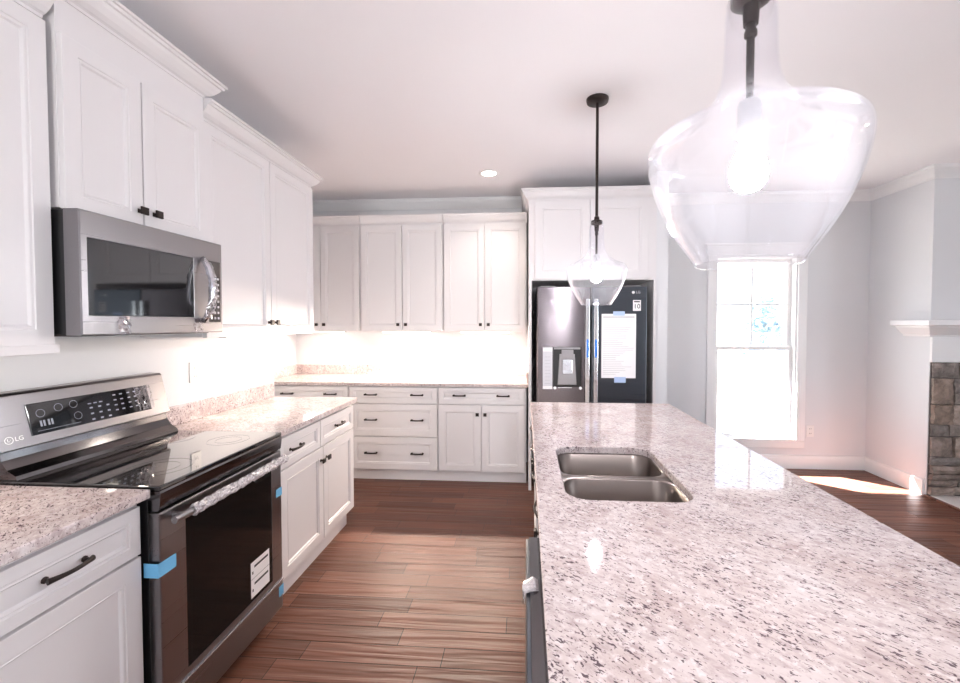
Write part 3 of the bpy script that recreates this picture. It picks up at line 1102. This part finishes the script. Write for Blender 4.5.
# loose film on the right end of the control glass
mb = MB()
r = random.Random(5)
rg = []
for k in range(9):
    y = 1.815 + 0.010 * k
    rg.append([onpanel(y + r.uniform(-.004, .004), 0.036 + 0.014 * q, 0.005 + r.uniform(0, 0.006)) for q in range(9)])
for a, b in zip(rg, rg[1:]):
    va = [mb.bm.verts.new(p) for p in a]
    vb = [mb.bm.verts.new(p) for p in b]
    for i in range(8):
        mb.bm.faces.new((va[i], va[i + 1], vb[i + 1], vb[i]))
T.part('protective_film', mb, M['film'], cp)

# ------------------------------------------------------------------ microwave
T = Thing('microwave', 'stainless over-the-range microwave with a film-wrapped curved handle', 'microwave', (-1.66, 1.6, 1.415))
MY0, MY1, MZ0, MZ1, MF = 1.279, 1.924, 1.416, 1.829, -1.44
T.part('body', MB().box(L + 0.002, MF - 0.056, MY0 + 0.004, MY1 - 0.003, MZ0 + 0.004, MZ1, 0.002), M['black'])
mb = MB()
wy0, wy1, wz0, wz1 = 1.302, 1.752, 1.482, 1.742


def mring(a0, a1, b0, b1, x):
    return [(x, a0, b0), (x, a1, b0), (x, a1, b1), (x, a0, b1)]


MD = 1.926
mb.loft([mring(MY0, MY1, MZ0, MZ1, MF - 0.055), mring(MY0, MY1, MZ0, MZ1, MF - 0.004), mring(MY0 + .004, MY1 - .004, MZ0 + .004, MZ1 - .004, MF),
         mring(wy0, wy1, wz0, wz1, MF), mring(wy0 + .002, wy1 - .002, wz0 + .002, wz1 - .002, MF - 0.005)])
md = T.part('door', mb, M['steel_y'])
T.part('door_window', MB().box(MF - 0.0049, MF - 0.001, wy0 + .002, wy1 - .002, wz0 + .002, wz1 - .002), M['glassblack'], md)
kp = T.part('keypad', MB().box(MF + 0.0002, MF + 0.002, 1.836, 1.908, 1.462, 1.742, 0.0005), M['glassblack'], md)
for i_ in range(8):
    for j_ in range(3):
        T.part('touch_key', MB().box(MF + 0.002, MF + 0.0023, 1.845 + j_ * 0.021, 1.857 + j_ * 0.021, 1.475 + i_ * 0.026, 1.485 + i_ * 0.026), M['ink'], kp)
mb = MB()
pts = [(MF + 0.006 + 0.045 * math.sin(PI * k / 12) ** 0.8, 1.795, 1.463 + 0.285 * k / 12) for k in range(13)]
mb.tube(pts, [0.010] * 13, 12, 1.3)
hd = T.part('handle', mb, M['chrome'], md, True)
mb = MB()
rg = []
r = random.Random(21)
for k in range(30):
    q_ = k / 29
    c = (MF + 0.008 + 0.045 * math.sin(PI * (0.08 + 0.84 * q_)) ** 0.8, 1.797, 1.463 + 0.285 * (0.06 + 0.88 * q_))
    rg.append([(c[0] + (0.013 + r.uniform(-.003, .004)) * math.cos(2 * PI * j / 14), c[1] + (0.018 + r.uniform(-.005, .006)) * math.sin(2 * PI * j / 14), c[2] + r.uniform(-.003, .003)) for j in range(14)])
mb.loft(rg)
T.part('plastic_wrap', mb, M['film'], hd)
# film folds along the lower door edge and the underside grille
r = random.Random(8)
for y0, y1 in ((1.40, 1.45), (1.745, 1.79)):
    mb = MB()
    rg = []
    for k in range(6):
        y = y0 + (y1 - y0) * k / 5
        rg.append([(MF + 0.001 + r.uniform(0, 0.006), y + r.uniform(-.006, .006), MZ0 + 0.066 - 0.011 * q) for q in range(7)])
    for a, b in zip(rg, rg[1:]):
        va = [mb.bm.verts.new(p) for p in a]
        vb = [mb.bm.verts.new(p) for p in b]
        for i in range(6):
            mb.bm.faces.new((va[i], va[i + 1], vb[i + 1], vb[i]))
    T.part('protective_film', mb, M['film'], md)
T.part('vent_grille', MB().box(L + 0.05, MF - 0.05, MY0 + 0.03, MY1 - 0.03, MZ0 - 0.004, MZ0 + 0.0038, 0.001), M['darkchrome'])
mlz = T.part('cooktop_light', MB().box(-1.60, -1.50, 1.50, 1.72, MZ0 - 0.006, MZ0 - 0.0042, 0.0005), M['plastic'])

# ------------------------------------------------------------------ refrigerator
T = Thing('refrigerator', 'dark stainless french-door refrigerator with a paper sheet taped to it', 'refrigerator', (0.55, 3.98, 0))
F0, F1, FY = 0.098, 1.000, 3.558
FM = 0.548
T.part('body', MB().box(F0 + 0.004, F1 - 0.004, FY + 0.065, BK - 0.06, 0.03, 1.755, 0.004), M['black'])
for x in (F0 + 0.03, F1 - 0.16):
    T.part('hinge_cover', MB().box(x, x + 0.13, FY + 0.07, FY + 0.2, 1.7555, 1.775, 0.004), M['grey'])
T.part('base_grille', MB().box(F0 + 0.01, F1 - 0.01, FY + 0.07, FY + 0.2, 0.0, 0.0295), M['black'])
# left door with the dispenser opening
dx0, dx1, dz0, dz1 = 0.232, 0.470, 0.925, 1.262


def fring(x0, x1, z0, z1, y):
    return [(x0, y, z0), (x1, y, z0), (x1, y, z1), (x0, y, z1)]


mb = MB()
mb.loft([fring(F0, FM - .003, 0.72, 1.762, FY + 0.062), fring(F0, FM - .003, 0.72, 1.762, FY + 0.008), fring(F0 + .006, FM - .009, 0.726, 1.756, FY),
         fring(dx0, dx1, dz0, dz1, FY), fring(dx0 + .002, dx1 - .002, dz0 + .002, dz1 - .002, FY + 0.035)])
ld = T.part('door', mb, M['steel_x'])
dc = T.part('dispenser', MB().box(dx0 + .004, dx1 - .004, FY + 0.012, FY + 0.034, dz0 + .004, dz1 - .004), M['black'], ld)
mb = MB()
mb.loft([[(0.272, FY + 0.0115, 0.94), (0.432, FY + 0.0115, 0.94), (0.415, FY + 0.0115, 1.20), (0.288, FY + 0.0115, 1.20)],
         [(0.278, FY + 0.004, 0.945), (0.426, FY + 0.004, 0.945), (0.410, FY + 0.006, 1.195), (0.293, FY + 0.006, 1.195)]])
mb.box(0.305, 0.402, FY - 0.008, FY + 0.010, 1.165, 1.235, 0.004)
T.part('dispenser_spout', mb, M['grey'], dc)
T.part('dispenser_paddle', MB().box(0.312, 0.394, FY - 0.004, FY + 0.0035, 1.035, 1.155, 0.003), M['chrome'], dc)
T.part('dispenser_trim', MB().box(dx0 + 0.01, dx1 - 0.01, FY - 0.0015, FY + 0.010, 1.240, 1.256, 0.001), M['grey'], dc)
sk = T.part('control_label', MB().box(0.148, 0.228, FY - 0.0009, FY - 0.0001, 0.905, 1.258), M['label'], ld, label='silver film strip printed with the dispenser controls')
T.part('label_print', MB().box(0.148, 0.228, FY - 0.0013, FY - 0.0009, 0.905, 0.930), M['paper'], sk)
T.part('label_print', MB().box(0.150, 0.226, FY - 0.0013, FY - 0.0009, 1.222, 1.250), M['paper'], sk)
for k in range(9):
    T.part('label_line', MB().box(0.165, 0.210, FY - 0.0013, FY - 0.0009, 0.95 + 0.028 * k, 0.953 + 0.028 * k), M['ink'], sk)
for cx in (0.250, 0.462):
    T.part('round_sticker', MB().loft([[(cx + 0.013 * math.cos(2 * PI * i / 16), FY - 0.0001 - d, 0.915 + 0.013 * math.sin(2 * PI * i / 16)) for i in range(16)] for d in (0, 0.0008)]), M['paper'], ld)
T.part('sticker_print', MB().box(0.275, 0.39, FY - 0.0009, FY - 0.0001, 0.916, 0.922), M['paper'], ld)
# right door
rd = T.part('door', MB().box(FM + .003, F1, FY, FY + 0.062, 0.72, 1.762, 0.006, 3), M['steel_dark'], label='slate-coloured right door')
fz = T.part('freezer_drawer', MB().box(F0, F1, FY, FY + 0.062, 0.06, 0.712, 0.006, 3), M['steel_x'])
mb = MB()
mb.tube([(F0 + 0.10, FY - 0.045, 0.65), (F1 - 0.10, FY - 0.045, 0.65)], 0.012, 12)
for x in (F0 + 0.13, F1 - 0.13):
    mb.tube([(x, FY + 0.001, 0.65), (x, FY - 0.045, 0.65)], 0.009, 10)
T.part('handle', mb, M['chrome'], fz, True, angle=50)
for hx, par in ((0.515, ld), (0.583, rd)):
    mb = MB()
    mb.box(hx - 0.017, hx + 0.017, FY - 0.034, FY - 0.018, 0.80, 1.66, 0.005, 3)
    for z in (0.84, 1.62):
        mb.box(hx - 0.011, hx + 0.011, FY - 0.020, FY + 0.001, z - 0.02, z + 0.02)
    hh = T.part('handle', mb, M['chrome'], par)
    T.part('sticker', MB().box(hx - 0.010, hx + 0.010, FY - 0.0352, FY - 0.0342, 1.175, 1.325), M['bluefilm'], hh, label='blue sticker on the handle')
st = T.part('sticker', MB().box(0.886, 0.950, FY - 0.0009, FY - 0.0001, 1.560, 1.648), M['paper'], rd, label='white square warranty sticker')
T.text('sticker_number', '10', 0.055, frame_mtx((0.918, FY - 0.0010, 1.596), (1, 0, 0), (0, 0, 1)), M['inkdark'], st, 0.0001)
T.part('sticker_bar', MB().box(0.895, 0.941, FY - 0.0012, FY - 0.0009, 1.630, 1.640), M['inkdark'], st)
m_ = MB()
m_.loft([[(0.888 + ra * math.cos(2 * PI * i / 20), FY - dd, 1.712 + ra * math.sin(2 * PI * i / 20)) for i in range(20)] for ra, dd in ((0.012, 0.0001), (0.012, 0.0009))])
em = T.part('emblem', m_, M['paper'], rd)
T.text('emblem_letters', 'LG', 0.030, frame_mtx((0.927, FY - 0.0006, 1.712), (1, 0, 0), (0, 0, 1)), M['label'], em, 0.0003)

# paper sheet taped to the right door
T = Thing('paper_sheet', 'white printed sheet taped to the right refrigerator door', 'paper', (0.772, FY - 0.002, 1.0))
ps = T.part('sheet', MB().box(0.632, 0.912, FY - 0.0016, FY - 0.0008, 1.003, 1.535), M['paper'])
mb = MB()
r = random.Random(2)
T.part('printed_line', MB().box(0.645, 0.900, FY - 0.002, FY - 0.0016, 1.505, 1.513), M['ink'], ps)
for k in range(30):
    z = 1.485 - k * 0.0155
    T.part('printed_line', MB().box(0.645, 0.645 + r.uniform(0.10, 0.25), FY - 0.002, FY - 0.0016, z - 0.0022, z), M['ink'], ps)
T.part('tape', MB().box(0.726, 0.820, FY - 0.0026, FY - 0.0017, 1.520, 1.556), M['paletape'])
T.part('tape', MB().box(0.738, 0.832, FY - 0.0026, FY - 0.0017, 0.965, 1.012), M['paletape'])

# ------------------------------------------------------------------ fireplace
T = Thing('fireplace', 'stacked stone fireplace with a white mantel at the right edge', 'fireplace', (4.6, BRY, 0))
mb = MB()
r = random.Random(4)


def stone_block(x0, x1, z0, z1, d):
    g_ = 0.004
    x0 += g_; x1 -= g_; z0 += g_; z1 -= g_
    nx = max(2, int((x1 - x0) / 0.06) + 1)
    nz = max(2, int((z1 - z0) / 0.05) + 1)
    yb = BRY - 0.001
    jit = lambda a: a + r.uniform(-0.006, 0.006)
    grid = []
    for i in range(nx + 1):
        row = []
        for j in range(nz + 1):
            x = x0 + (x1 - x0) * i / nx
            z = z0 + (z1 - z0) * j / nz
            edge = i in (0, nx) or j in (0, nz)
            dd = d - (0.016 if edge else 0) + r.uniform(-0.007, 0.007)
            if edge:
                x = jit(x) if 0 < i < nx else x + r.uniform(-.004, .004)
                z = z + r.uniform(-.004, .004)
            row.append(mb.bm.verts.new((x, yb - dd, z)))
        grid.append(row)
    for i in range(nx):
        for j in range(nz):
            mb.bm.faces.new((grid[i][j], grid[i + 1][j], grid[i + 1][j + 1], grid[i][j + 1]))
    ring = [grid[i][0] for i in range(nx + 1)] + [grid[nx][j] for j in range(1, nz + 1)] + [grid[i][nz] for i in range(nx - 1, -1, -1)] + [grid[0][j] for j in range(nz - 1, 0, -1)]
    bk = [mb.bm.verts.new((v.co.x, yb, v.co.z)) for v in ring]
    for i in range(len(ring)):
        j = (i + 1) % len(ring)
        mb.bm.faces.new((ring[i], ring[j], bk[j], bk[i]))
    mb.bm.faces.new(list(reversed(bk)))


def courses(xa, xb, za, zb):
    z = za
    while z < zb - 0.02:
        h_ = r.choice((0.055, 0.07, 0.13, 0.17, 0.20, 0.10))
        if zb - z - h_ < 0.05:
            h_ = zb - z
        x = xa
        while x < xb - 0.01:
            w_ = r.uniform(0.12, 0.34)
            if xb - x - w_ < 0.09:
                w_ = xb - x
            if h_ > 0.12 and r.random() < 0.4:
                hh = h_ * r.uniform(0.4, 0.6)
                stone_block(x, x + w_, z, z + hh, r.uniform(0.035, 0.055))
                stone_block(x, x + w_, z + hh, z + h_, r.uniform(0.035, 0.055))
            else:
                stone_block(x, x + w_, z, z + h_, r.uniform(0.035, 0.06))
            x += w_
        z += h_


courses(BRX + 0.004, FX0, 0.022, 1.0)
courses(FX1, 5.9, 0.022, 1.0)
courses(BRX + 0.004, 5.9, 1.0, 1.132)
T.part('stone_surround', mb, M['stone'])
M['mortar'] = mat('dark_mortar', (0.07, 0.06, 0.055), 0.9)
T.part('mortar_backing', MB().box(BRX + 0.006, FX0, BRY - 0.012, BRY - 0.0005, 0.0, 1.13).box(FX1, 5.9, BRY - 0.012, BRY - 0.0005, 0.0, 1.13).box(FX0, FX1, BRY - 0.012, BRY - 0.0005, 1.0, 1.13), M['mortar'])
mb = MB()
mb.box(FX0 + 0.002, FX1 - 0.002, 4.30, 4.32, 0.0, 0.99)
mb.box(FX0 + 0.002, FX0 + 0.02, BRY, 4.30, 0.0, 0.99)
mb.box(FX1 - 0.02, FX1 - 0.002, BRY, 4.30, 0.0, 0.99)
T.part('firebox', mb, M['firebrick'])
mp = [(0.0, 1.345), (0.024, 1.345), (0.028, 1.350), (0.030, 1.362), (0.045, 1.372), (0.070, 1.398), (0.092, 1.420), (0.098, 1.436), (0.135, 1.440), (0.138, 1.444),
      (0.138, 1.478), (0.135, 1.482), (0.0, 1.482)]
T.part('mantel', MB().sweep([(BRX, 3.99), (BRX, BRY), (5.95, BRY)], [(o_ + 0.0008, z) for o_, z in mp]), M['trim'])
T.part('frieze_board', MB().box(BRX - 0.004, 5.93, BRY - 0.024, BRY - 0.001, 1.134, 1.3447, 0.002), M['trim'])
T.part('hearth', MB().box(BRX + 0.005, 5.9, 3.22, BRY - 0.032, 0.0, 0.022, 0.003), M['concrete'])
mb = MB()
mb.box(BRX - 0.022, BRX + 0.004, 3.155, BRY - 0.002, 0.0, 0.018, 0.003)
mb.box(BRX + 0.004, 5.9, 3.155, 3.219, 0.0, 0.018, 0.003)
T.part('hearth_border', mb, M['floor'], label='dark wood border round the hearth slab')

# ------------------------------------------------------------------ pendants
GP = 'clear glass pendant lights over the island'


def pendant(x, y, label):
    T_ = Thing('pendant_light', label, 'pendant light', (x, y, 1.565), GP)
    T_.part('canopy', MB().lathe([(0.004, -0.024), (0.050, -0.024), (0.060, -0.020), (0.063, -0.008), (0.063, 0.0)], (x, y, H), 32, True, True), M['bronze'], smooth=True, angle=40)
    T_.part('rod', MB().lathe([(0.0085, 0), (0.0085, H - 2.06 - 0.02)], (x, y, 2.06), 16, True, True), M['bronze'], smooth=True, angle=40)
    T_.part('cap', MB().lathe([(0.012, -0.05), (0.014, -0.016), (0.028, -0.012), (0.033, -0.008), (0.033, 0.004), (0.030, 0.010), (0.016, 0.014), (0.014, 0.032), (0.009, 0.036)], (x, y, 2.040), 32, True, True),
            M['bronze'], smooth=True, angle=40)
    T_.part('stem', MB().lathe([(0.0062, 0), (0.0066, 0.118), (0.0105, 0.122), (0.0105, 0.130), (0.0085, 0.134), (0.0085, 0.145)], (x, y, 1.848), 16, True, True), M['bronze'], smooth=True, angle=40)
    T_.part('socket', MB().lathe([(0.006, 0.066), (0.016, 0.064), (0.019, 0.056), (0.019, 0.0), (0.016, -0.002)], (x, y, 1.792), 24, True, True), M['label'], smooth=True, angle=40)
    T_.part('bulb', MB().lathe([(0.013, 0.040), (0.014, 0.026), (0.022, 0.010), (0.029, -0.008), (0.031, -0.024), (0.028, -0.040), (0.019, -0.051), (0.007, -0.056)], (x, y, 1.750), 32, True, True),
            M['bulb'], smooth=True)
    prof = [(0.030, 0.482), (0.037, 0.478), (0.041, 0.464), (0.042, 0.41), (0.043, 0.365), (0.046, 0.335), (0.053, 0.310), (0.067, 0.286), (0.092, 0.264), (0.124, 0.248), (0.151, 0.237),
            (0.166, 0.227), (0.1725, 0.214), (0.173, 0.200), (0.171, 0.180), (0.163, 0.146), (0.149, 0.106), (0.131, 0.070), (0.110, 0.036), (0.093, 0.012), (0.087, 0.0)]
    prof = [(a, b) for a, b in prof]
    sh = T_.part('glass_shade', MB().lathe(prof, (x, y, 1.563), 72), M['shade'], smooth=True)
    m1 = sh.modifiers.new('smooth', 'SUBSURF')
    m1.levels = m1.render_levels = 1
    m2 = sh.modifiers.new('thickness', 'SOLIDIFY')
    m2.thickness = 0.003
    return T_


pendant(0.402, 0.801, 'clear glass pendant light hanging nearest, large above the island')
pendant(0.412, 2.498, 'clear glass pendant light hanging farther off in front of the refrigerator')

# ------------------------------------------------------------------ recessed light
T = Thing('recessed_light', 'small round lit recessed light in the ceiling near the back cabinets', 'ceiling light', (-0.312, 3.645, H - 0.01))
T.part('trim_ring', MB().lathe([(0.058, 0.0), (0.062, -0.008), (0.085, -0.006), (0.09, 0.0)], (-0.312, 3.645, H - 0.0005), 40), M['trim'], smooth=True)
T.part('lens', MB().lathe([(0.001, -0.001), (0.0575, -0.001), (0.0575, 0.0)], (-0.312, 3.645, H - 0.002), 40, True, True), M['downlight'])
lamp('recessed_lamp', 'SPOT', (0, 0, -0.01), 14, (1.0, 0.88, 0.76), (0, 0, 0), 0.05, None, T.o, spot_size=math.radians(110), spot_blend=0.6)

# ------------------------------------------------------------------ under-cabinet lights
GLB = 'under-cabinet light bars'


def bar(o, f, u0, u1, z, d, power, label):
    um = (u0 + u1) / 2
    c = fp(o, f, um, z, -d)
    T_ = Thing('light_bar', label, 'under-cabinet light', c, GLB)
    m_ = MB()
    fbox(m_, o, f, u0, u1, z - 0.018, z, -d - 0.022, -d + 0.022, 0.002)
    T_.part('housing', m_, M['plastic'])
    m_ = MB()
    fbox(m_, o, f, u0 + 0.01, u1 - 0.01, z - 0.021, z - 0.0182, -d - 0.016, -d + 0.016)
    T_.part('diffuser', m_, M['led_warm'])
    rz = 0 if o == 'B' else math.radians(90)
    lamp('led_lamp', 'AREA', (0, 0, -0.0225), power, (1.0, 0.84, 0.70), (math.radians(-40), 0, rz), u1 - u0 - 0.02, 0.03, T_.o)


bar('B', UB, -1.45, -0.95, 1.3855, 0.16, 36, 'light bar hidden under the middle back-wall upper cabinet')
bar('B', UB, -0.65, -0.15, 1.3855, 0.16, 36, 'light bar hidden under the back-wall upper cabinet by the refrigerator')
bar('B', UB, -2.30, -1.85, 1.3855, 0.16, 6, 'light bar hidden under the leftmost back-wall upper cabinet')
bar('L', UL, 0.80, 1.20, 1.3885, 0.16, 1.4, 'added light bar under the upper cabinet left of the microwave, brightening the counter')  # made-up bar, brightens and warms the counter left of the range
bar('L', UL, 2.25, 2.75, 1.3885, 0.16, 2.6, 'light bar hidden under the upper cabinet right of the microwave')

# ------------------------------------------------------------------ outlets
GO = 'wall outlets'


def outlet(o, f, u, v, label):
    T_ = Thing('wall_outlet', label, 'outlet', fp(o, f, u, v, 0), GO)
    m_ = MB()
    fbox(m_, o, f, u - 0.036, u + 0.036, v - 0.058, v + 0.058, 0.0005, 0.006, 0.002)
    pl = T_.part('plate', m_, M['plastic'])
    for s_ in (-1, 1):
        m_ = MB()
        fbox(m_, o, f, u - 0.016, u + 0.016, v + s_ * 0.024 - 0.014, v + s_ * 0.024 + 0.014, 0.006, 0.008, 0.001)
        sk_ = T_.part('socket', m_, M['plastic'], pl)
        m_ = MB()
        fbox(m_, o, f, u - 0.008, u - 0.005, v + s_ * 0.024 - 0.006, v + s_ * 0.024 + 0.006, 0.0079, 0.0082)
        fbox(m_, o, f, u + 0.005, u + 0.008, v + s_ * 0.024 - 0.006, v + s_ * 0.024 + 0.006, 0.0079, 0.0082)
        T_.part('slots', m_, M['inkdark'], sk_)


outlet('L', L, 2.27, 1.18, 'white outlet on the wall beside the range')
outlet('B', BK, -2.10, 1.115, 'white outlet on the back wall above the left end of the counter')
outlet('B', BK, -0.40, 1.10, 'white outlet on the back wall nearest the refrigerator')
outlet('B', BK, 2.845, 0.38, 'white outlet on the wall right of the window')
